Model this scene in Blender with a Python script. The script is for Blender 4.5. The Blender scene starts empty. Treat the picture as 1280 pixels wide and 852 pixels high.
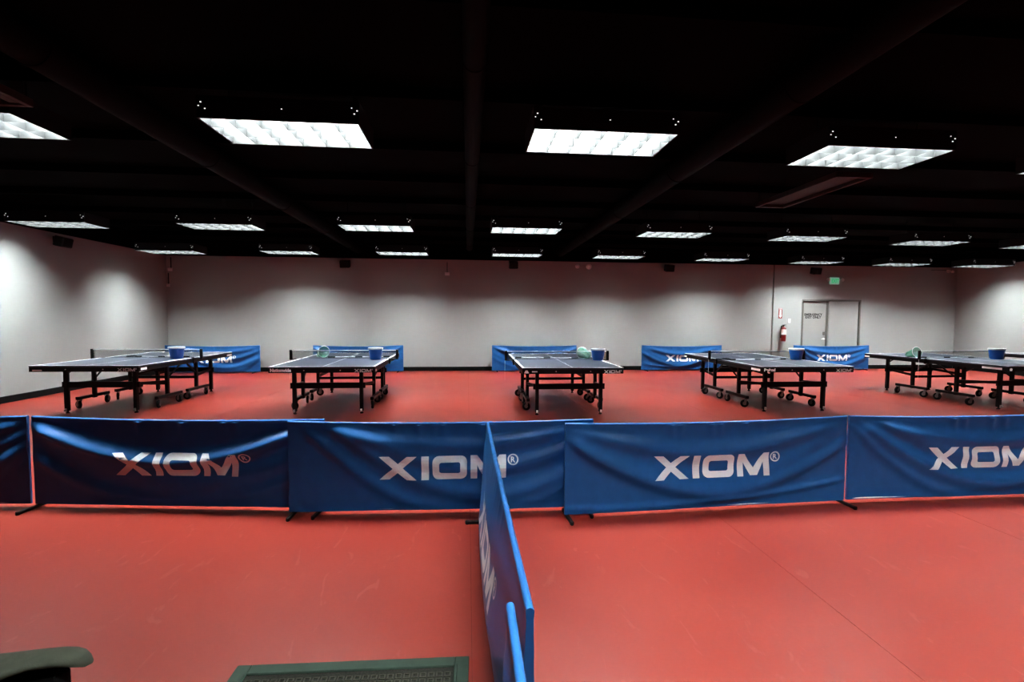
import bpy, bmesh, math, random
from mathutils import Vector, Matrix
R = random.Random(7)
sc = bpy.context.scene
COL = sc.collection
rad = math.radians

# ------------------------------------------------------------------ camera
F_PX, CAM_H, PITCH, ROLL, YAW = 604.89, 1.5183, 0.0510, -0.0054, 0.0915
def cam_axis(X, U, D):
    c, s = math.cos(ROLL), math.sin(ROLL); x = X*c + U*s; up = -X*s + U*c
    c, s = math.cos(PITCH), math.sin(PITCH); y = D*c + up*s; z = -D*s + up*c
    c, s = math.cos(YAW), math.sin(YAW)
    return Vector((x*c + y*s, -x*s + y*c, z))
cd = bpy.data.cameras.new('camera'); cam = bpy.data.objects.new('camera', cd); COL.objects.link(cam)
rx, ux, fx = cam_axis(1,0,0), cam_axis(0,1,0), cam_axis(0,0,1)
m = Matrix((rx, ux, -fx)).transposed().to_4x4(); m.translation = (0, 0, CAM_H)
cam.matrix_world = m
cd.sensor_width = 36; cd.lens = 36*F_PX/1280; cd.clip_start = .05; cd.clip_end = 100
sc.camera = cam

# ------------------------------------------------------------------ world, exposure (the room is lit by its ceiling troffers)
w = bpy.data.worlds.new('World'); sc.world = w; w.use_nodes = True
w.node_tree.nodes['Background'].inputs[0].default_value = (0, 0, 0, 1)
w.node_tree.nodes['Background'].inputs[1].default_value = 0
sc.view_settings.view_transform = 'Standard'; sc.view_settings.look = 'None'
sc.view_settings.gamma = 1; sc.view_settings.use_curve_mapping = False
sc.view_settings.exposure = 0.0
LAMP = 320.0          # radiance of the diffuser above the louvre

# ------------------------------------------------------------------ materials
KEY = .265             # overall reflectance level of painted and printed things in this contrasty, dim hall
def mat(name, col, rough=.5, spec=.5, metal=0, noise=None, bump=None, emit=None, alpha=None, sheen=0, coat=0):
    if not metal: col = tuple(c*KEY for c in col)
    M = bpy.data.materials.new(name); M.use_nodes = True
    nt = M.node_tree; b = nt.nodes['Principled BSDF']
    b.inputs['Base Color'].default_value = (*col, 1); b.inputs['Roughness'].default_value = rough
    b.inputs['Specular IOR Level'].default_value = spec; b.inputs['Metallic'].default_value = metal
    b.inputs['Sheen Weight'].default_value = sheen; b.inputs['Coat Weight'].default_value = coat
    tc = nt.nodes.new('ShaderNodeTexCoord')
    if noise:
        sc_, amt, det = noise
        n = nt.nodes.new('ShaderNodeTexNoise'); n.inputs['Scale'].default_value = sc_; n.inputs['Detail'].default_value = det
        nt.links.new(tc.outputs['Object'], n.inputs['Vector'])
        mr = nt.nodes.new('ShaderNodeMapRange'); mr.inputs[1].default_value = .3; mr.inputs[2].default_value = .7
        mr.inputs[3].default_value = 1-amt; mr.inputs[4].default_value = 1+amt
        nt.links.new(n.outputs['Fac'], mr.inputs[0])
        mx = nt.nodes.new('ShaderNodeVectorMath'); mx.operation = 'SCALE'
        mx.inputs[0].default_value = col; nt.links.new(mr.outputs[0], mx.inputs['Scale'])
        nt.links.new(mx.outputs[0], b.inputs['Base Color'])
    if bump:
        sc_, st, dist = bump
        n = nt.nodes.new('ShaderNodeTexNoise'); n.inputs['Scale'].default_value = sc_; n.inputs['Detail'].default_value = 3
        nt.links.new(tc.outputs['Object'], n.inputs['Vector'])
        bp = nt.nodes.new('ShaderNodeBump'); bp.inputs['Strength'].default_value = st; bp.inputs['Distance'].default_value = dist
        nt.links.new(n.outputs['Fac'], bp.inputs['Height']); nt.links.new(bp.outputs[0], b.inputs['Normal'])
    if emit:
        b.inputs['Emission Color'].default_value = (*emit[0], 1); b.inputs['Emission Strength'].default_value = emit[1]
    if alpha is not None: b.inputs['Alpha'].default_value = alpha
    return M

WALLC = (.71, .715, .685)
M = dict(
    wall=mat('painted_wall', WALLC, .75, .25, noise=(1.2, .03, 3), bump=(60, .15, .002)),
    black_paint=mat('black_ceiling_paint', (.0012, .0012, .0012), .9, .02),
    duct=mat('black_duct_paint', (.0045, .0045, .0042), .7, .03),
    base=mat('black_baseboard', (.004, .004, .004), .7, .08),
    floor_gap=mat('seam_dark', (.16, .02, .016), .8, .1),
    blue=mat('blue_vinyl_cloth', (.030, .190, .570), .36, .12, noise=(14, .06, 2), bump=(420, .10, .0012)),
    blue_tube=mat('blue_piping', (.02, .10, .30), .4, .45),
    print=mat('silver_white_print', (1.85, 1.85, 1.88), .45, .3),
    black_metal=mat('black_powder_coat', (.006, .006, .006), .5, .12),
    rubber=mat('black_rubber', (.010, .010, .010), .7, .1),
    decal=mat('white_decal', (3.2, 3.2, 3.15), .5, .2),
    fork=mat('dull_zinc', (.16, .16, .155), .45, .5, 1),
    steel=mat('steel', (.55, .55, .53), .35, .5, 1),
    top=mat('navy_table_top', (.050, .062, .120), .42, .36, bump=(900, .05, .0005)),
    line=mat('white_line_paint', (3.0, 3.0, 3.0), .5, .4),
    white=mat('white_plastic', (1.9, 1.88, 1.85), .4, .5),
    net=mat('net_mesh', (.16, .19, .26), .8, .1, alpha=.30),
    tape=mat('white_tape', (2.2, 2.2, 2.2), .8, .1),
    cord=mat('white_cord', (1.8, 1.8, 1.8), .8, .1),
    bucket=mat('blue_bucket', (.006, .34, 1.5), .35, .5),
    bucket_in=mat('pale_bucket_lining', (1.4, 1.5, 1.6), .5, .3),
    green_net=mat('green_net', (.40, 1.1, .75), .8, .1, alpha=.7),
    dark_net=mat('dark_net', (.008, .014, .030), .8, .1, alpha=.92),
    pole=mat('silver_pole', (1.9, 1.9, 1.95), .4, .4, 0),
    housing=mat('fixture_housing', (.004, .004, .004), .6, .2),
    louvre=mat('louvre_metal', (.0170, .0174, .0183), .45, .4),
    lamp=mat('lit_diffuser', (.8, .8, .8), .5, .2, emit=((.90, 1.0, 1.0), LAMP)),
    leak=mat('light_leak_glow', (.8, .8, .8), .5, .2, emit=((1, .98, .95), 1.2)),  # self-glowing, stands in for lamp light leaking from the housing
    brown=mat('brown_panel', (.05, .025, .018), .6, .2),
    door=mat('door_paint', (.68, .675, .64), .5, .4),
    frame=mat('door_frame_paint', (.25, .235, .21), .5, .4),
    red=mat('red_enamel', (.42, .012, .012), .3, .5),
    sign_red=mat('red_sign', (.55, .05, .04), .5, .3),
    label=mat('paper_label', (1.8, 1.75, 1.6), .6, .2),
    ink=mat('dark_lettering', (.015, .013, .013), .6, .2),
    exit_w=mat('exit_panel', (.6, .75, .65), .4, .4, emit=((.35, .75, .55), .35)),
    exit_g=mat('exit_green', (.0, .4, .12), .4, .4, emit=((.0, .5, .16), .7)),
    speaker=mat('black_speaker', (.006, .006, .006), .6, .3),
    pinkish=mat('white_lamp_plastic', (1.5, 1.4, 1.4), .45, .4),
    mat_green=mat('green_rubber', (.036, .066, .045), .7, .1, noise=(9, .25, 4)),
    mat_pile=mat('dark_mat_pile', (.030, .028, .022), .95, .05, noise=(120, .6, 3)),
    mat_rib=mat('dark_mat_rib', (.075, .068, .050), .9, .1, noise=(150, .5, 3)),
    fabric=mat('grey_green_upholstery', (.095, .100, .070), .9, .1, noise=(40, .15, 3), bump=(300, .3, .002)),
    black_fab=mat('black_upholstery', (.007, .007, .007), .8, .1),
)
# the vinyl floor: matte red with faint scuffs
def floor_mat():
    Mt = bpy.data.materials.new('red_sports_vinyl'); Mt.use_nodes = True
    nt = Mt.node_tree; b = nt.nodes['Principled BSDF']; L = nt.links
    geo = nt.nodes.new('ShaderNodeNewGeometry')
    n1 = nt.nodes.new('ShaderNodeTexNoise'); n1.inputs['Scale'].default_value = 1.3; n1.inputs['Detail'].default_value = 6
    n2 = nt.nodes.new('ShaderNodeTexNoise'); n2.inputs['Scale'].default_value = 55; n2.inputs['Detail'].default_value = 3
    mp = nt.nodes.new('ShaderNodeMapping'); mp.inputs['Scale'].default_value = (1, .35, 1); mp.inputs['Rotation'].default_value = (0, 0, .6)
    n3 = nt.nodes.new('ShaderNodeTexNoise'); n3.inputs['Scale'].default_value = 9; n3.inputs['Detail'].default_value = 5; n3.inputs['Distortion'].default_value = 1.5
    L.new(geo.outputs['Position'], n1.inputs['Vector']); L.new(geo.outputs['Position'], n2.inputs['Vector'])
    L.new(geo.outputs['Position'], mp.inputs['Vector']); L.new(mp.outputs[0], n3.inputs['Vector'])
    r1 = nt.nodes.new('ShaderNodeValToRGB')
    r1.color_ramp.elements[0].position = .3; r1.color_ramp.elements[0].color = (.097, .0078, .0046, 1)
    r1.color_ramp.elements[1].position = .72; r1.color_ramp.elements[1].color = (.115, .0118, .0070, 1)
    L.new(n1.outputs['Fac'], r1.inputs[0])
    r3 = nt.nodes.new('ShaderNodeValToRGB')
    r3.color_ramp.elements[0].position = .635; r3.color_ramp.elements[0].color = (0, 0, 0, 1)
    r3.color_ramp.elements[1].position = .70; r3.color_ramp.elements[1].color = (1, 1, 1, 1)
    L.new(n3.outputs['Fac'], r3.inputs[0])
    mx = nt.nodes.new('ShaderNodeMixRGB'); mx.inputs[2].default_value = (.150, .036, .030, 1)
    sm = nt.nodes.new('ShaderNodeMath'); sm.operation = 'MULTIPLY'; sm.inputs[1].default_value = .35
    L.new(r3.outputs[0], sm.inputs[0]); L.new(sm.outputs[0], mx.inputs[0]); L.new(r1.outputs[0], mx.inputs[1])
    L.new(mx.outputs[0], b.inputs['Base Color'])
    rr = nt.nodes.new('ShaderNodeMapRange'); rr.inputs[3].default_value = .36; rr.inputs[4].default_value = .46
    L.new(n1.outputs['Fac'], rr.inputs[0]); L.new(rr.outputs[0], b.inputs['Roughness'])
    b.inputs['Specular IOR Level'].default_value = .13
    bp = nt.nodes.new('ShaderNodeBump'); bp.inputs['Strength'].default_value = .08; bp.inputs['Distance'].default_value = .002
    L.new(n2.outputs['Fac'], bp.inputs['Height']); L.new(bp.outputs[0], b.inputs['Normal'])
    return Mt
M['floor'] = floor_mat()

# ------------------------------------------------------------------ mesh helpers
class MB:
    def __init__(s): s.v = []; s.f = []
    def add(s, vs, fs):
        o = len(s.v); s.v += [tuple(v) for v in vs]; s.f += [tuple(i+o for i in f) for f in fs]; return s
    def box(s, c, d, b=0.0, mtx=None):
        hx, hy, hz = d[0]/2, d[1]/2, d[2]/2
        if b <= 0:
            vs = [(x*hx, y*hy, z*hz) for z in (-1, 1) for y in (-1, 1) for x in (-1, 1)]
            fs = [(0,2,3,1), (4,5,7,6), (0,1,5,4), (2,6,7,3), (0,4,6,2), (1,3,7,5)]
        else:
            b = min(b, hx*.9, hy*.9, hz*.9)
            vs = []; idx = {}
            for sx in (-1, 1):
                for sy in (-1, 1):
                    for sz in (-1, 1):
                        for ax in range(3):
                            p = [sx*(hx-b), sy*(hy-b), sz*(hz-b)]; p[ax] = (sx*hx, sy*hy, sz*hz)[ax]
                            idx[sx, sy, sz, ax] = len(vs); vs.append(tuple(p))
            fs = []
            S = (-1, 1)
            for ax in range(3):
                o1, o2 = [(1, 2), (2, 0), (0, 1)][ax]
                for sg in S:
                    q = []
                    for a, e in ((-1,-1), (1,-1), (1,1), (-1,1)):
                        k = [0,0,0]; k[ax] = sg; k[o1] = a; k[o2] = e; q.append(idx[(*k, ax)])
                    fs.append(tuple(q) if sg > 0 else tuple(q[::-1]))
                for a in S:
                    for e in S:   # edges parallel to ax, between faces o1 and o2
                        k0 = [0,0,0]; k1 = [0,0,0]; k0[ax] = -1; k1[ax] = 1
                        for k in (k0, k1): k[o1] = a; k[o2] = e
                        q = (idx[(*k0, o1)], idx[(*k1, o1)], idx[(*k1, o2)], idx[(*k0, o2)])
                        fs.append(q if a*e < 0 else q[::-1])
            for sx in S:
                for sy in S:
                    for sz in S:
                        t = (idx[sx,sy,sz,0], idx[sx,sy,sz,1], idx[sx,sy,sz,2])
                        fs.append(t if sx*sy*sz > 0 else t[::-1])
        c = Vector(c)
        vs = [((mtx @ Vector(v)) if mtx else Vector(v)) + c for v in vs]
        return s.add(vs, fs)
    def bar(s, p0, p1, w, h, b=.003):
        """box beam from p0 to p1, w horizontal, h the other way"""
        p0, p1 = Vector(p0), Vector(p1); d = p1-p0; L = d.length; z = d.normalized()
        up = Vector((0, 0, 1)) if abs(z.z) < .95 else Vector((0, 1, 0))
        x = up.cross(z).normalized(); y = z.cross(x)
        return s.box((p0+p1)/2, (w, h, L), b, Matrix((x, y, z)).transposed())
    def tube(s, pts, r, n=10, cap=True, close=False):
        pts = [Vector(p) for p in pts]; k = len(pts); rs = r if isinstance(r, (list, tuple)) else [r]*k
        rings = []; ref = None
        for i, p in enumerate(pts):
            a = pts[(i-1) % k] if (i or close) else p; c = pts[(i+1) % k] if (i < k-1 or close) else p
            t = (c-a).normalized()
            if ref is None:
                ref = Vector((0, 0, 1)) if abs(t.z) < .9 else Vector((1, 0, 0))
            x = ref - t*ref.dot(t); x.normalize(); ref = x; y = t.cross(x)
            rings.append([p + (x*math.cos(q) + y*math.sin(q))*rs[i] for q in [2*math.pi*j/n for j in range(n)]])
        vs = [v for g in rings for v in g]; fs = []
        for i in range(k if close else k-1):
            i2 = (i+1) % k
            for j in range(n): j2 = (j+1) % n; fs.append((i*n+j, i*n+j2, i2*n+j2, i2*n+j))
        if cap and not close: fs.append(tuple(range(n))[::-1]); fs.append(tuple((k-1)*n+j for j in range(n)))
        return s.add(vs, fs)
    def lathe(s, prof, c=(0,0,0), n=24, axis='z'):
        vs = []; fs = []; k = len(prof)
        for j in range(n):
            q = 2*math.pi*j/n
            for r, z in prof:
                v = (r*math.cos(q), r*math.sin(q), z)
                if axis == 'x': v = (z, r*math.cos(q), r*math.sin(q))
                if axis == 'y': v = (r*math.sin(q), z, r*math.cos(q))
                vs.append((v[0]+c[0], v[1]+c[1], v[2]+c[2]))
        for j in range(n):
            j2 = (j+1) % n
            for i in range(k-1): fs.append((j*k+i, j2*k+i, j2*k+i+1, j*k+i+1))
        return s.add(vs, fs)
    def build(s, name, material, parent=None, smooth=False, weld=True):
        me = bpy.data.meshes.new(name); me.from_pydata([tuple(v) for v in s.v], [], s.f)
        if weld:
            bm = bmesh.new(); bm.from_mesh(me); bmesh.ops.remove_doubles(bm, verts=bm.verts, dist=1e-6)
            bmesh.ops.recalc_face_normals(bm, faces=bm.faces); bm.to_mesh(me); bm.free()
        me.materials.append(M[material] if isinstance(material, str) else material)
        if smooth:
            for p in me.polygons: p.use_smooth = True
            if smooth != 'all': me.set_sharp_from_angle(angle=rad(40))
        me.update()
        o = bpy.data.objects.new(name, me); COL.objects.link(o)
        if parent is not None: o.parent = parent
        return o
def empty(name, loc=(0,0,0), rz=0, parent=None):
    o = bpy.data.objects.new(name, None); COL.objects.link(o); o.location = loc; o.rotation_euler = (0, 0, rz)
    o.empty_display_size = .1
    if parent: o.parent = parent
    return o
def tag(o, label=None, cat=None, group=None, kind=None):
    if label: o['label'] = label
    if cat: o['category'] = cat
    if group: o['group'] = group
    if kind: o['kind'] = kind
    return o
def copy_tree(o, parent=None):
    c = o.copy(); COL.objects.link(c)
    if parent: c.parent = parent
    for ch in list(o.children): copy_tree(ch, c)
    return c
def text_mesh(body, size, align='LEFT', bold=0.0, extrude=0.0):
    """verts/faces of lettering in the xy plane"""
    cu = bpy.data.curves.new('txt', 'FONT'); cu.body = body; cu.size = size; cu.align_x = align; cu.offset = bold; cu.extrude = extrude
    cu.resolution_u = 2
    ob = bpy.data.objects.new('txt', cu); COL.objects.link(ob)
    dg = bpy.context.evaluated_depsgraph_get(); dg.update()
    me = bpy.data.meshes.new_from_object(ob.evaluated_get(dg))
    vs = [tuple(v.co) for v in me.vertices]; fs = [tuple(p.vertices) for p in me.polygons]
    bpy.data.objects.remove(ob); bpy.data.curves.remove(cu); bpy.data.meshes.remove(me)
    return vs, fs

# the wordmark, drawn as polygons; height 1, origin at lower left
def logo_polys():
    P = []   # list of convex-ish polygons (tessellated later)
    H = 1.0; x = 0.0; t = .27
    # X : two strokes
    W = 1.52
    P.append([(x, 0), (x+.40, 0), (x+W-.0, H), (x+W-.40, H)])
    P.append([(x+W, 0), (x+W-.40, 0), (x+.0, H), (x+.40, H)])
    x += W+.19
    P.append([(x, 0), (x+.30, 0), (x+.30, H), (x, H)])
    x += .30+.15
    W = 1.40
    def rr(x0, y0, x1, y1, r, n=5):
        o = []
        for cx, cy, a0 in ((x1-r, y0+r, -90), (x1-r, y1-r, 0), (x0+r, y1-r, 90), (x0+r, y0+r, 180)):
            for i in range(n+1): a = rad(a0+90*i/n); o.append((cx+r*math.cos(a), cy+r*math.sin(a)))
        return o
    a = rr(x, 0, x+W, H, .26); b = rr(x+t, t, x+W-t, H-t, .09)
    n = len(a)
    for i in range(n): j = (i+1) % n; P.append([a[i], a[j], b[j], b[i]])
    x += W+.15
    W = 1.46
    P.append([(x, 0), (x+t, 0), (x+t, H), (x, H)])
    P.append([(x+W-t, 0), (x+W, 0), (x+W, H), (x+W-t, H)])
    P.append([(x+t, H), (x+t*.6, H), (x+t, .60), (x+W/2-.16, .04), (x+W/2+.0, .04), (x+W/2, .36)])
    P.append([(x+W-t, H), (x+W-t*.6, H), (x+W-t, .60), (x+W/2+.16, .04), (x+W/2, .04), (x+W/2, .36)])
    x += W+.06
    # registered mark
    cx, cy, r0, r1 = x+.23, .80, .17, .225; n = 20
    for i in range(n):
        q0, q1 = 2*math.pi*i/n, 2*math.pi*(i+1)/n
        P.append([(cx+r1*math.cos(q0), cy+r1*math.sin(q0)), (cx+r1*math.cos(q1), cy+r1*math.sin(q1)),
                  (cx+r0*math.cos(q1), cy+r0*math.sin(q1)), (cx+r0*math.cos(q0), cy+r0*math.sin(q0))])
    vs, fs = text_mesh('R', .30, bold=.008)
    xs = [v[0] for v in vs]; ys = [v[1] for v in vs]; ox, oy = (min(xs)+max(xs))/2, (min(ys)+max(ys))/2
    for f in fs: P.append([(vs[i][0]-ox+cx, vs[i][1]-oy+cy) for i in f])
    return P, x-.06
LOGO, LOGO_W = logo_polys()
def logo_bm(height, step=None):
    """tessellated wordmark in xy, centred on its letters, optionally cut to a grid so that it can follow folds"""
    bm = bmesh.new()
    for p in LOGO:
        vs = [bm.verts.new(((x-LOGO_W/2)*height, (y-.5)*height, 0)) for x, y in p]
        try: bm.faces.new(vs)
        except ValueError: pass
    bmesh.ops.triangulate(bm, faces=bm.faces)
    if step:
        w_ = LOGO_W*height*.62
        k = -w_
        while k < w_:
            g = bm.verts[:]+bm.edges[:]+bm.faces[:]
            bmesh.ops.bisect_plane(bm, geom=g, plane_co=(k, 0, 0), plane_no=(1, 0, 0)); k += step
        k = -height
        while k < height:
            g = bm.verts[:]+bm.edges[:]+bm.faces[:]
            bmesh.ops.bisect_plane(bm, geom=g, plane_co=(0, k, 0), plane_no=(0, 1, 0)); k += step
        bmesh.ops.triangulate(bm, faces=bm.faces)
    vs = [tuple(v.co) for v in bm.verts]; bm.verts.index_update()
    fs = [tuple(v.index for v in f.verts) for f in bm.faces]; bm.free()
    return vs, fs
LOGO_FINE = logo_bm(.186, .025)
LOGO_FLAT = logo_bm(1.0)

# ------------------------------------------------------------------ the room
XL, XR, YB, YF = -7.83, 14.77, 13.46, -4.2
ZB, ZC = 3.056, 3.46       # top of the light paint, ceiling deck
floor = MB().box(((XL+XR)/2, (YB+YF)/2, -.06), (XR-XL+.4, YB-YF+.4, .11)).build('floor', 'floor_gap'); tag(floor, 'red sports vinyl floor of long welded sheets', kind='structure')
seams = [XL, -5.6, -3.75, .02, 1.91, 3.80, 5.69, 7.58, 9.47, 11.36, 13.25, XR]
for a, b in zip(seams, seams[1:]):
    a += .0009; b -= .0009
    if b-a > .05: MB().box(((a+b)/2, (YB+YF)/2, -.0025), (b-a, YB-YF, .005)).build('vinyl_sheet', 'floor', floor)
ceil = MB().box(((XL+XR)/2, (YB+YF)/2, ZC+.05), (XR-XL+.4, YB-YF+.4, .1)).build('ceiling', 'black_paint'); tag(ceil, 'black painted ceiling deck', kind='structure')
# black joists across the deck
for k in range(14):
    yy = YF + .7 + k*1.3
    MB().box(((XL+XR)/2, yy, ZC-.05), (XR-XL-.02, .06, .10)).build('joist', 'black_paint', ceil)
T_ = .12
def wall(name, c, d, label): return tag(MB().box(c, d).build(name, 'wall'), label, kind='structure')
# back wall with the door opening
DX0, DX1, DZ = 9.81, 11.67, 2.06
wb = wall('wall_back', ((XL-T_+DX0)/2, YB+T_/2, ZC/2), (DX0-XL+T_, T_, ZC), 'long pale grey back wall')
MB().box(((DX1+XR+T_)/2, YB+T_/2, ZC/2), (XR+T_-DX1, T_, ZC)).build('wall_panel', 'wall', wb)
MB().box(((DX0+DX1)/2, YB+T_/2, (DZ+ZC)/2), (DX1-DX0, T_, ZC-DZ)).build('wall_panel', 'wall', wb)
wl = wall('wall_left', (XL-T_/2, (YB+YF)/2, ZC/2), (T_, YB-YF, ZC), 'pale grey side wall')
wr = wall('wall_right', (XR+T_/2, (YB+YF)/2, ZC/2), (T_, YB-YF, ZC), 'pale grey far side wall')
wf = wall('wall_front', ((XL+XR)/2, YF-T_/2, ZC/2), (XR-XL+2*T_, T_, ZC), 'pale grey wall behind the viewer')
# black paint above the light paint (band proud of the wall by a paint-board's thickness)
bz, bh = (ZB+ZC)/2, ZC-ZB
tag(MB().box(((XL+XR)/2, YB-.006, bz), (XR-XL, .012, bh)).build('trim_1', 'black_paint'), 'black band along top of back wall', kind='structure')
tag(MB().box((XL+.006, (YB+YF)/2, bz), (.012, YB-YF-.03, bh)).build('trim_2', 'black_paint'), 'black band along top of side wall', kind='structure')
tag(MB().box((XR-.006, (YB+YF)/2, bz), (.012, YB-YF-.03, bh)).build('trim_3', 'black_paint'), 'black band along top of far side wall', kind='structure')
# baseboards
def baseb(name, c, d): tag(MB().box(c, d, .003).build(name, 'base'), 'black baseboard', kind='structure')
baseb('baseboard_back', ((XL+DX0)/2, YB-.008, .058), (DX0-XL-.02, .016, .116))
baseb('baseboard_back_right', ((DX1+XR)/2, YB-.008, .058), (XR-DX1-.02, .016, .116))
baseb('baseboard_left', (XL+.008, (YB+YF)/2, .058), (.016, YB-YF-.04, .116))
baseb('baseboard_right', (XR-.008, (YB+YF)/2, .058), (.016, YB-YF-.04, .116))

# ------------------------------------------------------------------ ceiling lights
LL, LW, LZ = 1.216, .575, 3.022
def make_light():
    r = empty('ceiling_light')
    hz = .170
    h = MB()
    h.box((0, 0, hz-.004), (LL, LW, .008))
    for s in (-1, 1):
        h.box((s*(LL/2-.004), 0, hz/2-.002), (.008, LW, hz-.004)); h.box((0, s*(LW/2-.004), hz/2-.002), (LL-.016, .008, hz-.004))
    h.build('housing', 'housing', r)
    MB().box((0, 0, hz-.022), (LL-.02, LW-.02, .006)).build('diffuser', 'lamp', r)
    bl, bz = .136, .069
    for s in (-1, 1):
        MB().box((0, s*(LW/2-.0115), bz), (LL-.03, .006, bl)).build('louvre_rim', 'louvre', r)
        MB().box((s*(LL/2-.0115), 0, bz), (.006, LW-.03, bl)).build('louvre_rim', 'louvre', r)
    for k in (1, 2): MB().box((0, -LW/2+LW*k/3, bz), (LL-.03, .004, bl)).build('louvre_blade', 'louvre', r)
    for k in range(1, 6): MB().box((-LL/2+LL*k/6, 0, bz), (.004, LW-.03, bl)).build('louvre_blade', 'louvre', r)
    # solid glowing boxes on the near side, imitating specks of leaking lamp light
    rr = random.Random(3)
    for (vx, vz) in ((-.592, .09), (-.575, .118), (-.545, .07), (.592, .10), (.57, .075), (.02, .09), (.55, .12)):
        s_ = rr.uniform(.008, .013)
        MB().box((vx, -LW/2-.001, vz), (s_, .003, s_*.7)).build('leak_speck', 'leak', r)
    for sx in (-1, 1):
        MB().tube([(sx*.5, 0, hz-.002), (sx*.5, 0, ZC-LZ-.002)], .005, 6).build('hanger_rod', 'black_metal', r)
    return r
row1 = [(-6.66, 4.33), (-4.035, 4.33), (-1.458, 4.273), (1.131, 4.212), (3.74, 4.317), (6.29, 4.34), (8.95, 4.4), (11.6, 4.5)]
row2 = [(-6.894, 8.954), (-4.203, 8.83), (-1.561, 8.651), (1.014, 8.576), (3.753, 8.667), (6.445, 8.788), (9.224, 9.003), (11.93, 9.17)]
row3 = [(-6.65, 11.68, 2.92), (-4.282, 12.25), (-1.573, 12.07), (1.208, 12.003), (3.80, 12.061), (6.63, 12.25), (9.47, 12.518), (11.62, 12.10, 2.957), (13.73, 11.84, 2.917)]
row0 = [(.60, 1.0), (3.22, 1.0), (5.85, 1.0)]
where = {0: 'row above the floor mat', 1: 'row above the long barriers', 2: 'row above the tables', 3: 'row along the back wall'}
ORD = 'first second third fourth fifth sixth seventh eighth ninth'.split()
proto = make_light(); first = True
for ri, row in enumerate((row0, row1, row2, row3)):
    for i, (lx, ly, *lz) in enumerate(row):
        o = proto if first else copy_tree(proto); first = False
        o.location = (lx, ly, lz[0] if lz else LZ)
        tag(o, 'lit louvred ceiling light, %s from the speaker wall, ' % ORD[i] + where[ri], 'ceiling light', 'ceiling lights, ' + where[ri])

# ------------------------------------------------------------------ barriers
BH, BZ0 = .714, .030       # top and lower edge of the cloth
def ridge(v, c, w): return math.exp(-((v-c)/w)**2)
def swag(u, v, folds, pucker, ph):
    """how far the cloth stands out of its plane at u along, v up (both 0..1)"""
    t = 2*u-1; d = 0.0
    edge = min(1, (1-abs(t))/.10); edge = edge*edge*(3-2*edge)
    for (vc, k, w, a, uo) in folds:
        c = vc + k*abs(t-uo)**1.8
        d += a*ridge(v, c, w*(1 - .25*abs(t)))
    tv = min(1, (1-v)/.20); bv = min(1, v/.10)
    d *= (.25+.75*edge) * (.06+.94*tv*tv*(3-2*tv)) * (.25+.75*bv)
    if v > .80:
        for (pu, pa) in pucker:
            q = (u-pu)/.012
            if abs(q) < 4: d += 1.6*pa*math.exp(-q*q)*((v-.80)/.2)*min(1, (1-v)/.02+.4)
    d += .0022*math.sin(9*u+ph)*math.sin(5*v+ph*2) * edge
    return d
FOLDS = [
    [(.52, .46, .085, .034, -.05), (.28, .55, .12, .010, .1), (.0, .55, .10, .010, 0)],
    [(.74, .34, .10, .020, .1), (.47, .62, .10, .022, .25), (.16, .80, .11, .022, .3), (-.10, .9, .10, .015, .2)],
    [(.66, .36, .11, .022, -.02), (.30, .62, .13, .012, .0), (.17, .62, .10, .024, .05), (.03, .10, .05, .012, -.6)],
    [(.70, .34, .10, .022, .1), (.45, .55, .10, .016, .2), (.16, .70, .12, .026, .15), (-.08, .85, .09, .014, .1)],
]
PUCK = [[(.37, .006), (.45, -.004), (.52, .007), (.66, .006), (.70, .005)], [(.34, .005), (.42, .006), (.47, .004), (.50, .006), (.63, .006), (.66, .005)],
        [(.36, .006), (.39, .005), (.50, .006), (.53, .006), (.62, .007), (.68, .005)], [(.40, .006), (.44, .005), (.55, .006), (.60, .004)]]
def belly(v):
    return ((1-v)/.66)**.95 if v > .34 else .55+.45*math.sin(math.pi/2*v/.34)
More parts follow.
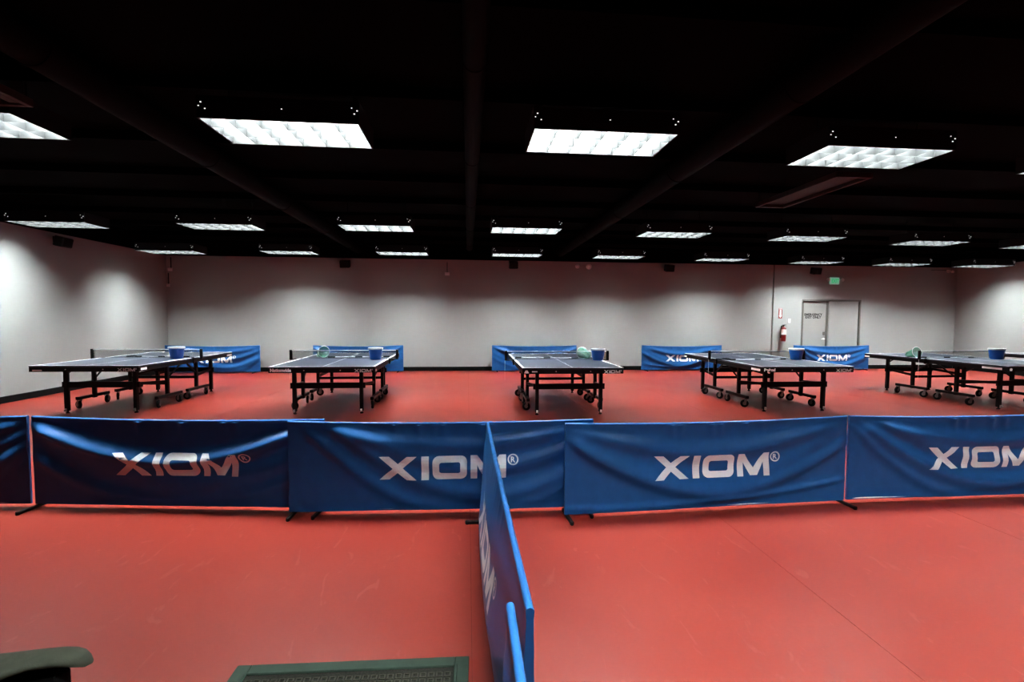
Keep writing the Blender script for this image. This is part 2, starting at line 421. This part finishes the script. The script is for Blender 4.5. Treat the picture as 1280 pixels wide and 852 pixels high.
def barrier(a, b, label, group, style=0, amp=1.0, mirror=False, nu=150, nv=64, sag=.014, logo=True, feet=((.07, .17), (.93, .17)), bulge=0.0):
    """blue cloth surround running from a to b (left to right for who faces its printed side)"""
    a, b = Vector((*a, 0)), Vector((*b, 0)); L = (b-a).length
    rz = math.atan2(b.y-a.y, b.x-a.x)
    r = empty('court_barrier', ((a.x+b.x)/2, (a.y+b.y)/2, 0), rz); tag(r, label, 'barrier', group)
    folds, puck = FOLDS[style % 4], PUCK[style % 4]; ph = style*1.3
    gain = 1.6 if style % 4 == 0 else 1.55
    def disp(u, v):
        uu = 1-u if mirror else u
        return amp*gain*swag(uu, v, folds, puck, ph) + bulge*belly(v)*math.sin(math.pi*min(1, u*.97+.015))**.5
    def top(u): return BH - sag*4*u*(1-u)
    def pt(u, v, off=0.0, back=False):
        z = BZ0 + v*(top(u)-BZ0)
        th = .009 if v < .97 else .011
        y = (-(th + disp(u, v) + off)) if not back else (th + .4*abs(disp(1-u, v)) + off - min(0.0, .0))
        return (-L/2 + u*L, y, z)
    mb = MB(); vs = []; fs = []
    for j in range(nv+1):
        for i in range(nu+1): vs.append(pt(i/nu, j/nv))
    for j in range(nv):
        for i in range(nu): k = j*(nu+1)+i; fs.append((k, k+1, k+nu+2, k+nu+1))
    o = len(vs); nb, nw = 24, 10
    for j in range(nw+1):
        for i in range(nb+1): vs.append(pt(i/nb, j/nw, 0, True))
    for j in range(nw):
        for i in range(nb): k = o+j*(nb+1)+i; fs.append((k, k+nb+1, k+nb+2, k+1))
    mb.add(vs, fs)
    # close the ends and the lower hem
    for i in (0, 1):
        P0 = [pt(i, j/nv) for j in range(nv+1)]; P1 = [pt(i, j/nv, 0, True) for j in range(nv+1)]
        vv = P0+P1; mb.add(vv, [(j, j+1, nv+2+j, nv+1+j) for j in range(nv)])
    cov = mb.build('cloth_cover', 'blue', r, smooth=True)
    ns = 96
    rr_ = [.0125*(1 + sum(.28*math.exp(-((((1-i/ns) if mirror else i/ns)-pu)/.010)**2)*math.sin(i*2.3+pu*40) for pu, _ in puck)) for i in range(ns+1)]
    tp = MB().tube([(-L/2+L*i/ns, 0, top(i/ns)) for i in range(ns+1)], rr_, 10).build('top_sleeve', 'blue', cov, smooth=True)
    if logo:
        vs, fs = LOGO_FINE
        out = []
        for (px, py, pz) in vs:
            u = .5 + px/L; v = .5 + py/(BH-BZ0)
            out.append(pt(u, v, .0022))
        MB().add(out, fs).build('printed_logo', 'print', cov, weld=False, smooth=False)
    # steel frame inside the cloth and the feet
    fr = MB().tube([(-L/2+.012, 0, BZ0+.012), (-L/2+.012, 0, BH-.012), ], .008, 8).tube([(L/2-.012, 0, BZ0+.012), (L/2-.012, 0, BH-.012)], .008, 8)
    fr.tube([(-L/2+.012, 0, BZ0+.010), (L/2-.012, 0, BZ0+.010)], .008, 8)
    fr.build('frame', 'white', r, smooth=True)
    for fu, fl in feet:
        fx_ = -L/2+fu*L
        f = MB(); n = 6
        f.box((fx_, 0, .013), (.028, 2*fl-.03, .022), .005)
        for s in (-1, 1): f.lathe([(0, -.002), (.012, -.002), (.0145, .004), (.0145, .020), (.012, .024), (0, .024)], (fx_, s*(fl-.016), .002), 12)
        f.build('foot', 'rubber', r, smooth=True)
    return r
G1 = 'blue barriers forming the long row'
barrier((-5.74, 4.22), (-3.415, 4.065), 'blue court barrier of the long row, nearest the side wall with the speaker', G1, 3, logo=True, feet=((.06, .16),))
barrier((-3.375, 4.06), (-1.095, 3.80), 'dark blue court barrier with one bright curved fold above its white logo', G1, 0, sag=.02, feet=((.005, .17), (.985, .17)))
barrier((-1.345, 3.74), (.975, 3.665), 'blue cloth court barrier crossed by the end of the divider barrier', G1, 1, feet=((.012, .12), (.985, .17)), sag=.02)
barrier((.725, 3.525), (3.072, 3.642), 'blue cloth court barrier overlapping its neighbour beside the divider barrier', G1, 2, feet=((.012, .14), (.995, .15)), sag=.02)
barrier((3.10, 3.645), (5.45, 3.66), 'blue cloth court barrier farthest along the row towards the double door', G1, 3, feet=((.93, .15),), sag=.02)
G2 = 'blue barriers dividing the near court'
barrier((.150, 3.60), (.170, 1.268), 'blue cloth barrier standing at right angles to the long row, printed logo facing the mat', G2, 2, amp=.22, bulge=.075, feet=((.05, .17), (.93, .10)), sag=.012)
barrier((.118, 1.30), (.118, -1.03), 'blue cloth barrier end lapping the near end of the divider', G2, 0, amp=.3, bulge=.03, feet=((.93, .14),), sag=.012, logo=False)
G3 = 'blue barriers along the back wall'
bw = [(-6.60, 13.22, 'in the corner by the speaker wall', 1, False), (-2.90, 13.22, 'behind the table with bold maker name', 0, False),
      (1.84, 13.22, 'behind the middle table', 0, True), (6.06, 13.22, 'second from the exit door', 2, True), (10.60, 13.22, 'in front of the emergency exit door', 3, False)]
for (bx_, by_, ds, st, mi) in bw:
    barrier((bx_-1.175, by_), (bx_+1.175, by_), 'blue cloth court barrier at the back wall, ' + ds, G3, st, amp=1.1, mirror=mi, nu=64, nv=24, sag=.03, feet=((.06, .15), (.94, .15)))

# ------------------------------------------------------------------ table tennis tables
TX, TY, TZ = .7625, 1.37, .76
LGX, LGY = .50, 1.055
def lettering(name, vs, fs, parent, material='print'):
    return MB().add(vs, fs).build(name, material, parent, weld=False)
def on_end(vs, x0, z0, y=-TY-.0022): return [(x0+v[0], y, z0+v[1]) for v in vs]          # near end apron, read from -y
def on_side(vs, y0, z0, x=-TX-.0022): return [(x, y0-v[0], z0+v[1]) for v in vs]         # left apron, read from -x
def on_right(vs, y0, z0, x=TX+.0022): return [(x, y0+v[0], z0+v[1]) for v in vs]
def make_caster(parent, x, y, turn):
    c = MB()
    c.box((0, 0, .146), (.054, .060, .010), .002)
    for s in (-1, 1): c.bar((s*.025, 0, .146), (s*.025, .022, .062), .005, .038, .001)
    o = c.build('caster', 'fork', parent); o.location = (x, y, 0); o.rotation_euler = (0, 0, turn)
    MB().lathe([(.022, -.019), (.054, -.019), (.064, -.012), (.066, 0), (.064, .012), (.054, .019), (.022, .019)], (0, .022, .0665), 18, 'x').build('wheel', 'rubber', o, smooth=True)
    MB().lathe([(0, -.0205), (.022, -.0205), (.038, -.017), (.038, .017), (.022, .0205), (0, .0205)], (0, .022, .0665), 14, 'x').build('wheel_hub', 'fork', o, smooth=True)
def make_table():
    r = empty('table_tennis_table')
    for s in (-1, 1):
        t = MB().box((0, s*(TY+.004)/2, TZ-.011), (2*TX, TY-.004, .022), .0025).build('tabletop', 'top', r)
        lz = TZ+.0006
        l = MB()
        for sx in (-1, 1): l.box((sx*(TX-.0145), s*(TY+.004)/2, lz), (.028, TY-.006, .0014))
        l.box((0, s*(TY-.0125), lz), (2*TX-.058, .024, .0014))
        l.build('boundary_line', 'line', t)
        MB().box((0, s*(TY-.02)/2, lz), (.008, TY-.028, .0014)).build('centre_line', 'line', t)
        MB().box((0, s*(TY-.012), .704), (2*TX-.004, .02, .066), .002).build('end_apron', 'black_metal', r)
        for sx in (-1, 1):
            MB().box((sx*(TX-.012), s*(TY-.02)/2, .706), (.02, TY-.03, .062), .002).build('side_apron', 'black_metal', r)
            MB().lathe([(0, 0), (.008, 0), (.008, .003), (0, .004)], (sx*.27, 0, 0), 10, 'y')
            b = MB().lathe([(0, -.004), (.008, -.003), (.008, .002), (0, .002)], (sx*.26, s*(TY-.002) + (0 if s < 0 else .004), .706), 10, 'y').build('apron_bolt', 'steel', r)
            # end legs
            lg = MB().box((sx*LGX, s*LGY, .37), (.055, .055, .66), .004).build('leg', 'black_metal', r)
            MB().lathe([(0, .0), (.026, .0), (.028, .012), (.016, .02), (.016, .045), (0, .045)], (sx*LGX, s*LGY, .0005), 12).build('levelling_foot', 'rubber', lg, smooth=True)
            MB().lathe([(0, -.012), (.022, -.012), (.022, .012), (0, .012)], (sx*LGX, s*(LGY+.035), .055), 12, 'x').build('foot_roller', 'steel', lg, smooth=True)
            # inner legs on a castor beam
            MB().box((sx*.575, s*.42, .42), (.05, .055, .56), .004).build('inner_leg', 'black_metal', r)
            bm_ = MB().box((sx*.60, s*.415, .174), (.055, .66, .048), .004).build('castor_beam', 'black_metal', r)
            make_caster(bm_, sx*.60, s*.13, .9+sx*.5+s*.2); make_caster(bm_, sx*.60, s*.70, 1.0-sx*.45+s*.3)
            MB().bar((sx*LGX, s*LGY, .45), (sx*.575, s*.42, .40), .03, .045).build('side_rail', 'black_metal', r)
            MB().bar((sx*LGX, s*(LGY-.02), .60), (sx*LGX, s*(LGY-.17), .69), .02, .02).build('folding_brace', 'black_metal', r)
            MB().bar((sx*.575, s*.40, .46), (sx*.60, s*.06, .68), .022, .022).build('folding_brace', 'black_metal', r)
        MB().box((0, s*LGY, .440), (1.12, .03, .088), .003).build('cross_rail', 'black_metal', r)
        MB().box((0, s*.42, .37), (1.13, .03, .045), .003).build('cross_rail', 'black_metal', r)
    # net
    n = empty('net_set', (0, 0, 0), 0, r)
    for sx in (-1, 1):
        pb = MB().box((sx*.905, 0, TZ+.070), (.044, .032, .172), .004)
        pb.box((sx*.83, 0, TZ-.006), (.17, .03, .018), .003); pb.box((sx*.74, 0, TZ+.006), (.06, .05, .010), .003)
        pb.box((sx*.775, 0, TZ-.05), (.03, .04, .09), .004)
        pb.build('net_post', 'black_metal', n)
    MB().box((0, 0, TZ+.073), (1.785, .002, .138)).build('net_mesh', 'net', n)
    MB().box((0, 0, TZ+.146), (1.785, .008, .016)).build('net_tape', 'tape', n)
    MB().tube([(-.925, -.01, TZ+.05), (-.925, -.012, TZ-.10), (-.926, -.012, TZ-.36)], .0022, 5).build('net_cord', 'cord', n)
    return r
tables = [(-5.576, 8.978, -.019), (-2.15, 8.699, .009), (1.573, 8.402, -.007), (5.301, 8.433, -.009), (9.37, 8.373, .031), (12.70, 8.37, 0)]
tlabels = ['navy table tennis table standing next to the long side wall with the speaker',
           'navy table tennis table with bold white maker name on its end apron',
           'navy table tennis table with a small white triangle mark on its end apron',
           'navy table tennis table with a white sticker on its side apron, opposite the fire extinguisher',
           'navy table tennis table with a round white badge on its end apron',
           'navy table tennis table last in the row, nearest the far side wall']
tp_ = make_table(); TBL = []
for i, (tx, ty, tr) in enumerate(tables):
    o = tp_ if i == 0 else copy_tree(tp_)
    o.location = (tx, ty, 0); o.rotation_euler = (0, 0, tr)
    tag(o, tlabels[i], 'table', 'table tennis tables in a row'); TBL.append(o)
lv, lf = LOGO_FLAT
small = [(v[0]*.048, v[1]*.048, 0) for v in lv]
for i in range(4): lettering('apron_logo', on_end(small, .585, .700), lf, TBL[i])
def word(i, body, size, x0, z0, face='end', bold=.002):
    vs, fs = text_mesh(body, size, bold=bold)
    f = dict(end=on_end, side=on_side, right=on_right)[face]
    lettering('apron_lettering', f(vs, x0, z0), fs, TBL[i], 'decal')
word(1, 'Nationwide', .062, -.735, .690, bold=.0035)
word(3, 'Payland', .060, -.72, .690, bold=.0035)
def sticker(i, face, a0, a1, z0, z1, name='sticker'):
    vs = [(0, z0), (a1-a0, z0), (a1-a0, z1), (0, z1)]
    f = dict(end=on_end, side=on_side, right=on_right)[face]
    MB().add(f([(p[0], p[1], 0) for p in vs], a0, 0), [(0, 1, 2, 3)]).build(name, 'decal', TBL[i], weld=False)
sticker(0, 'end', -.71, -.58, .682, .702); sticker(0, 'right', -1.33, -1.20, .690, .722)
sticker(0, 'right', 1.16, 1.34, .690, .722)
sticker(1, 'right', -1.33, -1.23, .680, .715)
sticker(2, 'end', -.62, -.54, .697, .712)
MB().add(on_end([(-.735, .682, 0), (-.665, .682, 0), (-.685, .724, 0), (-.715, .724, 0)], 0, 0), [(0, 1, 2, 3)]).build('triangle_mark', 'decal', TBL[2], weld=False)
MB().add([(-TX-.0022, 1.36-a, z) for a, z in ((0, .69), (.12, .69), (.12, .72), (0, .72))], [(0, 1, 2, 3)]).build('sticker', 'decal', TBL[3], weld=False)
MB().add([(-TX-.0022, -1.10-a, z) for a, z in ((0, .688), (.24, .688), (.24, .722), (0, .722))], [(0, 1, 2, 3)]).build('sticker', 'decal', TBL[3], weld=False)
MB().add([(-TX-.0022, -.98-a, z) for a, z in ((0, .690), (.30, .690), (.30, .722), (0, .722))], [(0, 1, 2, 3)]).build('sticker', 'decal', TBL[4], weld=False)
MB().add([(-TX-.0022, 1.36-a, z) for a, z in ((0, .69), (.12, .69), (.12, .715), (0, .715))], [(0, 1, 2, 3)]).build('sticker', 'decal', TBL[4], weld=False)
MB().lathe([(0, -.003), (.024, -.003), (.024, 0), (0, 0)], (-TX+.045, -TY-.002, .705), 18, 'y').build('round_badge', 'decal', TBL[4])

# ------------------------------------------------------------------ buckets of balls
def make_bucket():
    r = empty('ball_bucket')
    MB().lathe([(0, 0), (.086, 0), (.092, .006), (.1155, .172)], (0, 0, 0), 32).build('bucket_wall', 'bucket', r, smooth=True)
    MB().lathe([(.1155, .172), (.125, .174), (.127, .199), (.122, .202), (.117, .199)], (0, 0, 0), 32).build('rim', 'bucket_in', r, smooth=True)
    MB().lathe([(0, .006), (.085, .006), (.117, .199)], (0, 0, 0), 32).build('lining', 'bucket_in', r, smooth=True)
    return r
bk = [(-5.00, 8.82, 'on the table next to the side wall'), (-1.59, 8.55, 'on the table with the bold maker name'), (2.265, 8.25, 'beside a green ball net on the table'),
      (5.95, 8.27, 'on the table opposite the fire extinguisher'), (9.92, 8.22, 'on the table with the round badge')]
bp_ = make_bucket()
for i, (bx_, by_, ds) in enumerate(bk):
    o = bp_ if i == 0 else copy_tree(bp_); o.location = (bx_, by_, TZ+.0015)
    tag(o, 'blue plastic bucket with pale rim ' + ds, 'bucket', 'ball buckets on the tables')

# ------------------------------------------------------------------ ball pick-up nets: pole, hoop and bag
def pick_net(head, tail, tint, label, up=.10, r0=.085):
    head, tail = Vector(head), Vector(tail); d = (tail-head); L = d.length; d.normalize()
    r = empty('ball_pickup_net', (head.x, head.y, TZ+.0015), math.atan2(d.y, d.x)); tag(r, label, 'ball net', 'ball pick-up nets')
    z0 = .013
    pts = [(.16, 0, z0), (L, 0, z0)]
    MB().tube(pts, .0085, 10).build('pole', 'pole', r, smooth=True)
    for k in (.16, .52*L, L-.09):
        MB().tube([(k-.02, 0, z0), (k+.10 if k < L*.9 else k+.09, 0, z0)], .0125, 10).build('grip', 'rubber', r, smooth=True)
    # hoop standing on edge, leaning
    hp = [(.07+.095*math.cos(a), .025*math.sin(a), .010+up+up*math.sin(a)) for a in [2*math.pi*j/28 for j in range(28)]]
    MB().tube(hp, .0035, 6, close=True).build('hoop', 'pole' if tint == 'green_net' else 'rubber', r, smooth=True)
    vs = []; fs = []; n = 28; rings = 7
    for i in range(rings):
        t = i/(rings-1)
        for j in range(n):
            hx, hy, hz_ = hp[j]; s = 1-t*.55
            wob = 1+.10*math.sin(5*j*2*math.pi/n+3*t)*t
            vs.append((.07+(hx-.07)*s*wob - .10*t, hy*s + .10*t + .02*math.sin(j)*t, max(.006, .006 + (hz_-.006)*(1-.55*t)*wob)))
    for i in range(rings-1):
        for j in range(n): j2 = (j+1) % n; fs.append((i*n+j, i*n+j2, (i+1)*n+j2, (i+1)*n+j))
    fs.append(tuple((rings-1)*n+j for j in range(n)))
    MB().add(vs, fs).build('net_bag', tint, r, smooth='all')
    return r
pick_net((-5.99, 9.11), (-4.90, 9.02), 'dark_net', 'dark ball pick-up net with silver pole on the table by the speaker wall', up=.012)
pick_net((-2.62, 8.86), (-1.42, 8.98), 'green_net', 'green ball pick-up net against the net of the table with bold maker name')
pick_net((2.13, 8.58), (.86, 8.70), 'green_net', 'green ball pick-up net beside a bucket on the middle table')
pick_net((4.47, 8.13), (5.74, 8.26), 'dark_net', 'ball pick-up net with dark bag on the table opposite the fire extinguisher', up=.014)
pick_net((8.52, 8.52), (9.72, 8.46), 'green_net', 'green ball pick-up net on the table with the round badge')

# ------------------------------------------------------------------ double door, signs and fittings on the back wall
d1 = empty('door_1', (DX0, YB, 0)); tag(d1, 'grey emergency exit double door', kind='structure')
W = DX1-DX0
fr = MB()
fr.box((.025, .03, DZ/2), (.05, .10, DZ), .002); fr.box((W-.025, .03, DZ/2), (.05, .10, DZ), .002); fr.box((W/2, .03, DZ-.025), (W-.10, .10, .05), .002)
fr.build('door_frame', 'frame', d1)
lf1 = MB().box((.05+.37, .05, (DZ-.05)/2+.004), (.74, .045, DZ-.062), .003).build('door_leaf', 'door', d1)
lf2 = MB().box((.86+.465, .015, (DZ-.05)/2+.004), (.93, .045, DZ-.062), .003).build('door_leaf', 'door', d1)
MB().box((.825, .045, (DZ-.05)/2), (.065, .06, DZ-.055), .003).build('astragal', 'frame', d1)
MB().box((.735, .022, 1.06), (.07, .014, .10), .003).build('deadbolt_plate', 'frame', lf1)
hd = MB().lathe([(0, -.02), (.028, -.02), (.028, .0), (0, .0)], (.735, .027, .90), 16, 'y'); hd.tube([(.735, .01, .90), (.735, -.03, .90), (.62, -.035, .895)], .010, 8)
hd.build('lever_handle', 'steel', lf1, smooth=True)
for body, zz in (('EMERGENCY', 1.585), ('EXIT ONLY', 1.505)):
    vs, fs = text_mesh(body, .094, 'CENTER', bold=.0045)
    vs = [(v[0]*1.05+.385, .0265, v[1]+zz) for v in vs]
    MB().add(vs, fs).build('door_lettering', 'ink', lf1, weld=False)
# wall joint cover strip
tag(MB().box((8.905, YB-.012, ZB/2+.06), (.035, .024, ZB-.12), .004).build('trim_4', 'frame'), 'narrow vertical strip on back wall', kind='structure')
# extinguisher
ex = empty('fire_extinguisher', (9.205, YB-.085, .83)); tag(ex, 'red fire extinguisher with white label hung on the back wall', 'extinguisher')
MB().lathe([(0, 0), (.068, .0), (.075, .012), (.075, .36), (.062, .40), (.035, .425), (.022, .43), (.022, .455), (0, .455)], (0, 0, 0), 24).build('cylinder', 'red', ex, smooth=True)
MB().lathe([(.0758, .20), (.0758, .35)], (0, 0, 0), 24).build('paper_label', 'label', ex, smooth=True)
hd = MB().box((0, 0, .47), (.035, .05, .03), .004); hd.bar((0, 0, .48), (.085, -.01, .505), .018, .010); hd.bar((0, 0, .462), (.075, -.01, .455), .018, .010)
hd.build('valve_handle', 'black_metal', ex)
MB().tube([(-.02, 0, .465), (-.075, -.005, .45), (-.092, -.01, .36), (-.090, -.01, .18), (-.088, -.01, .10)], [.010, .010, .010, .010, .016], 8).build('hose', 'rubber', ex, smooth=True)
MB().box((0, .080, .36), (.05, .010, .16), .002).build('wall_bracket', 'black_metal', ex)
# extinguisher sign: red panel, white arrow
sg = empty('extinguisher_sign', (9.145, YB, 1.645)); tag(sg, 'red and white arrow sign above the fire extinguisher', 'sign')
MB().box((0, -.003, 0), (.115, .006, .30), .001).build('panel', 'sign_red', sg)
MB().add([(-.022, -.0066, .10), (.022, -.0066, .10), (.022, -.0066, -.06), (.045, -.0066, -.06), (0, -.0066, -.125), (-.045, -.0066, -.06), (-.022, -.0066, -.06)], [(0, 1, 2, 3, 4, 5, 6)]).build('arrow', 'white', sg, weld=False)
for bz in (.118, .142): MB().box((0, -.0064, bz), (.10, .001, .006)).build('stripe', 'white', sg)
sw = empty('switch_plate', (9.43, YB, 1.43)); tag(sw, 'white switch plate on the back wall beside the exit door', 'switch')
MB().box((0, -.004, 0), (.075, .008, .118), .003).build('plate', 'white', sw); MB().box((0, -.011, 0), (.012, .012, .024), .002).build('toggle', 'white', sw)
# exit sign with twin lamp heads
es = empty('exit_sign', (10.78, YB, 2.61)); tag(es, 'lit green exit sign with two lamp heads above the door', 'exit sign')
MB().box((0, -.03, 0), (.27, .06, .20), .006).build('sign_body', 'exit_w', es)
vs, fs = text_mesh('EXIT', .155, 'CENTER', bold=.006)
MB().add([(v[0]*.72, -.0615, v[1]-.055) for v in vs], fs).build('exit_lettering', 'exit_g', es, weld=False)
for s in (-1, 1):
    h_ = MB().tube([(s*.13, -.03, .03), (s*.18, -.035, .03)], .012, 8); h_.lathe([(0, -.04), (.045, -.035), (.05, -.02), (.03, .03), (0, .035)], (s*.225, -.05, .03), 16, 'y')
    h_.build('lamp_head', 'pinkish', es, smooth=True)
# speakers
def speaker(loc, rz, label):
    s = empty('wall_speaker', loc, rz); tag(s, label, 'speaker', 'wall speakers under the ceiling')
    t = Matrix.Rotation(rad(14), 3, 'X')
    MB().box((0, -.15, 0), (.25, .17, .19), .015, t).build('cabinet', 'speaker', s)
    MB().box((0, -.238, -.021), (.22, .006, .16), .002, t).build('grille', 'rubber', s)
    MB().bar((0, -.09, .02), (0, .0, .05), .04, .03).build('bracket', 'black_metal', s); MB().box((0, -.004, .05), (.09, .008, .11), .002).build('wall_plate', 'black_metal', s)
for sx, sz, ds in ((-3.25, 2.885, 'behind the table with the bold maker name'), (1.247, 2.925, 'behind the middle table'), (5.68, 2.90, 'behind the table opposite the extinguisher'), (10.10, 2.885, 'beside the exit sign')):
    speaker((sx, YB, sz), 0, 'black box speaker high on the back wall ' + ds)
speaker((XL, 10.05, 2.885), rad(90), 'black box speaker high on the side wall')
# round sensors, emergency lamps and small boxes
def disc(x, z, r_, label, rz=0):
    o = empty('round_sensor', (x, YB, z)); tag(o, label, 'sensor', 'round sensors on the back wall')
    MB().lathe([(0, -.055), (r_*.55, -.053), (r_*.9, -.035), (r_, -.02), (r_, 0), (0, 0)], (0, 0, 0), 24, 'y').build('cover', 'pinkish', o, smooth=True)
    MB().lathe([(0, -.060), (r_*.3, -.058), (r_*.34, -.050)], (0, 0, 0), 16, 'y').build('lens', 'white', o, smooth=True)
disc(3.064, 2.93, .062, 'smaller round pale sensor high on the back wall'); disc(3.396, 2.925, .080, 'larger round pale sensor high on the back wall')
def wbox(name, x, z, d, label, cat):
    o = empty(name, (x, YB, z)); tag(o, label, cat)
    MB().box((0, -d[1]/2, 0), d, .008).build('body', 'pinkish', o); MB().box((0, -d[1]-.002, -.01), (d[0]*.7, .004, d[2]*.35), .001).build('lens', 'white', o)
    MB().box((0, -.012, d[2]/2+.14), (.018, .02, .28), .003).build('conduit', 'black_metal', o)
wbox('alarm_strobe', -.56, 2.665, (.13, .05, .085), 'small pale strobe box below a short conduit on the back wall', 'alarm')
wbox('motion_sensor', -7.70, 2.685, (.13, .05, .085), 'small pale sensor box in the corner of the back wall', 'sensor')
wbox('corner_camera', -7.77, 2.275, (.07, .05, .08), 'tiny pale box below the sensor in the corner of the back wall', 'camera')
el = empty('emergency_lamp', (14.45, YB, 2.93)); tag(el, 'small pale twin emergency lamp near the far corner of the back wall', 'lamp')
MB().box((0, -.03, .02), (.10, .06, .07), .006).build('body', 'pinkish', el)
for s in (-1, 1): MB().lathe([(0, -.05), (.035, -.045), (.04, -.02), (.02, .02), (0, .02)], (s*.075, -.07, -.005), 14, 'y').build('lamp_head', 'pinkish', el, smooth=True)
MB().box((-.30, -.012, .045), (.5, .018, .014), .003).build('conduit', 'black_metal', el)

# ------------------------------------------------------------------ things hung from the ceiling
def duct(x, r_, z, y0, y1, label):
    o = empty('air_duct', (x, y0, z)); tag(o, label, 'duct', 'black ducts under the ceiling')
    MB().tube([(0, 0, 0), (0, y1-y0, 0)], r_, 24).build('pipe', 'duct', o, smooth=True)
    k = .5
    while k < y1-y0:
        MB().lathe([(r_+.001, -.012), (r_+.008, -.010), (r_+.008, .010), (r_+.001, .012)], (0, k, 0), 24, 'y').build('collar', 'duct', o, smooth=True)
        MB().tube([(0, k, r_), (0, k, ZC-z-.002)], .004, 5).build('hanger', 'duct', o); k += 2.2
duct(.05, .085, 3.36, -3.5, 13.3, 'slim black pipe duct running over the divider')
duct(2.55, .13, 3.30, -3.5, 13.3, 'black round duct running over the middle table')
duct(-2.9, .13, 3.30, -3.5, 13.3, 'black round duct running over the mat side')
def panel(x0, x1, y0, y1, z, slats, label):
    o = empty('brown_ceiling_panel', ((x0+x1)/2, (y0+y1)/2, z)); tag(o, label, 'panel', 'brown panels under the ceiling')
    a, b = x1-x0, y1-y0
    f = MB()
    for s in (-1, 1): f.box((s*(a/2-.02), 0, .03), (.04, b, .06), .004); f.box((0, s*(b/2-.02), .03), (a-.08, .04, .06), .004)
    f.build('frame', 'brown', o)
    MB().box((0, 0, .05), (a-.08, b-.08, .02)).build('backing', 'black_paint' if slats else 'brown', o)
    for k in range(slats):
        MB().box((-a/2+.04+(a-.08)*(k+.5)/slats, 0, .02), ((a-.08)/slats*.55, b-.08, .012), .003).build('slat', 'brown', o)
    for sx in (-1, 1):
        for sy in (-1, 1): MB().tube([(sx*(a/2-.03), sy*(b/2-.05), .06), (sx*(a/2-.03), sy*(b/2-.05), ZC-z-.002)], .004, 5).build('hanger', 'black_metal', o)
panel(3.99, 4.42, 5.0, 6.5, 3.05, 0, 'plain brown panel under the black ceiling behind a lit light')
panel(-3.78, -3.22, 2.75, 4.00, 3.05, 4, 'brown slatted panel under the black ceiling in front of a lit light')

# ------------------------------------------------------------------ floor mat
mt = empty('floor_mat', (-.497, 1.79, 0), -.025); tag(mt, 'dark ribbed floor mat with green rubber border on red floor', 'mat')
MW, MD, BW_ = .995, .62, .062
f = MB()
for s in (-1, 1):
    f.box((s*(MW/2-BW_/2), 0, .0055), (BW_, MD, .009), .003); f.box((0, s*(MD/2-BW_/2), .0055), (MW-2*BW_, BW_, .009), .003)
f.build('rubber_border', 'mat_green', mt)
f = MB()
for s in (-1, 1):
    f.box((s*(MW/2-BW_+.006), 0, .009), (.016, MD-2*BW_+.024, .012), .004); f.box((0, s*(MD/2-BW_+.006), .009), (MW-2*BW_, .016, .012), .004)
f.build('inner_lip', 'mat_green', mt)
MB().box((0, 0, .005), (MW-2*BW_, MD-2*BW_, .006)).build('pile', 'mat_pile', mt)
f = MB(); st = .034
nx, ny = int((MW-2*BW_-.02)/st), int((MD-2*BW_-.02)/st)
for i in range(nx):
    for j in range(ny):
        cx, cy = (i-(nx-1)/2)*st, (j-(ny-1)/2)*st
        e, t_ = .011, .005
        for s in (-1, 1):
            f.box((cx+s*e, cy, .0095), (t_, 2*e+t_, .004)); f.box((cx, cy+s*e, .0095), (2*e-t_, t_, .004))
tag(f.build('raised_squares', 'mat_rib', mt, weld=False), kind='stuff')

# ------------------------------------------------------------------ armchair at the edge of the picture
ch = empty('armchair', (-1.45, .985, 0), .12); tag(ch, 'dark grey upholstered armchair with rounded arm end beside the mat', 'armchair')
def arm_pad(s):
    """padded arm rest: slim round-nosed front end, flaring inwards to a broad rear"""
    prof = [(-.30, .30), (.10, .30), (.22, .25), (.29, .15), (.33, .095), (.37, .074), (.42, .070), (.445, .066), (.462, .056), (.472, .038), (.476, .012)]
    zc = [.618, .618, .618, .618, .618, .618, .616, .611, .602, .588, .575]; hh = [.026]*7 + [.028, .030, .026, .010]
    n = 20; vs = []; fs = []; k = len(prof)
    for i, (x, w_) in enumerate(prof):
        yc = s*(.336 - w_/2)
        for j in range(n):
            q = 2*math.pi*j/n; c, s2 = math.cos(q), math.sin(q)
            ry = min(w_/2, .03); y = math.copysign(max(0, w_/2-ry), c) + ry*c
            vs.append((x, yc+y, zc[i] + hh[i]/2*math.copysign(abs(s2)**.8, s2)))
    for i in range(k-1):
        for j in range(n): j2 = (j+1) % n; fs.append((i*n+j, i*n+j2, (i+1)*n+j2, (i+1)*n+j))
    fs.append(tuple(range(n))); fs.append(tuple((k-1)*n+j for j in range(n)))
    MB().add(vs, fs).build('arm_pad', 'fabric', ch, smooth=True)
for s in (1, -1):
    arm_pad(s)
    MB().box((.06, s*.300, .36), (.76, .050, .475), .02).build('arm_panel', 'black_fab', ch)
MB().box((.08, 0, .34), (.66, .54, .14), .04).build('seat_cushion', 'black_fab', ch)
MB().box((.06, 0, .20), (.70, .56, .14), .01).build('seat_base', 'black_fab', ch)
MB().box((-.33, 0, .50), (.12, .62, .52), .05).build('backrest', 'fabric', ch)
for sx in (-.28, .36):
    for sy in (-.27, .27): MB().lathe([(0, 0), (.016, 0), (.024, .131), (0, .131)], (sx, sy, .0), 12).build('leg', 'black_metal', ch, smooth=True)
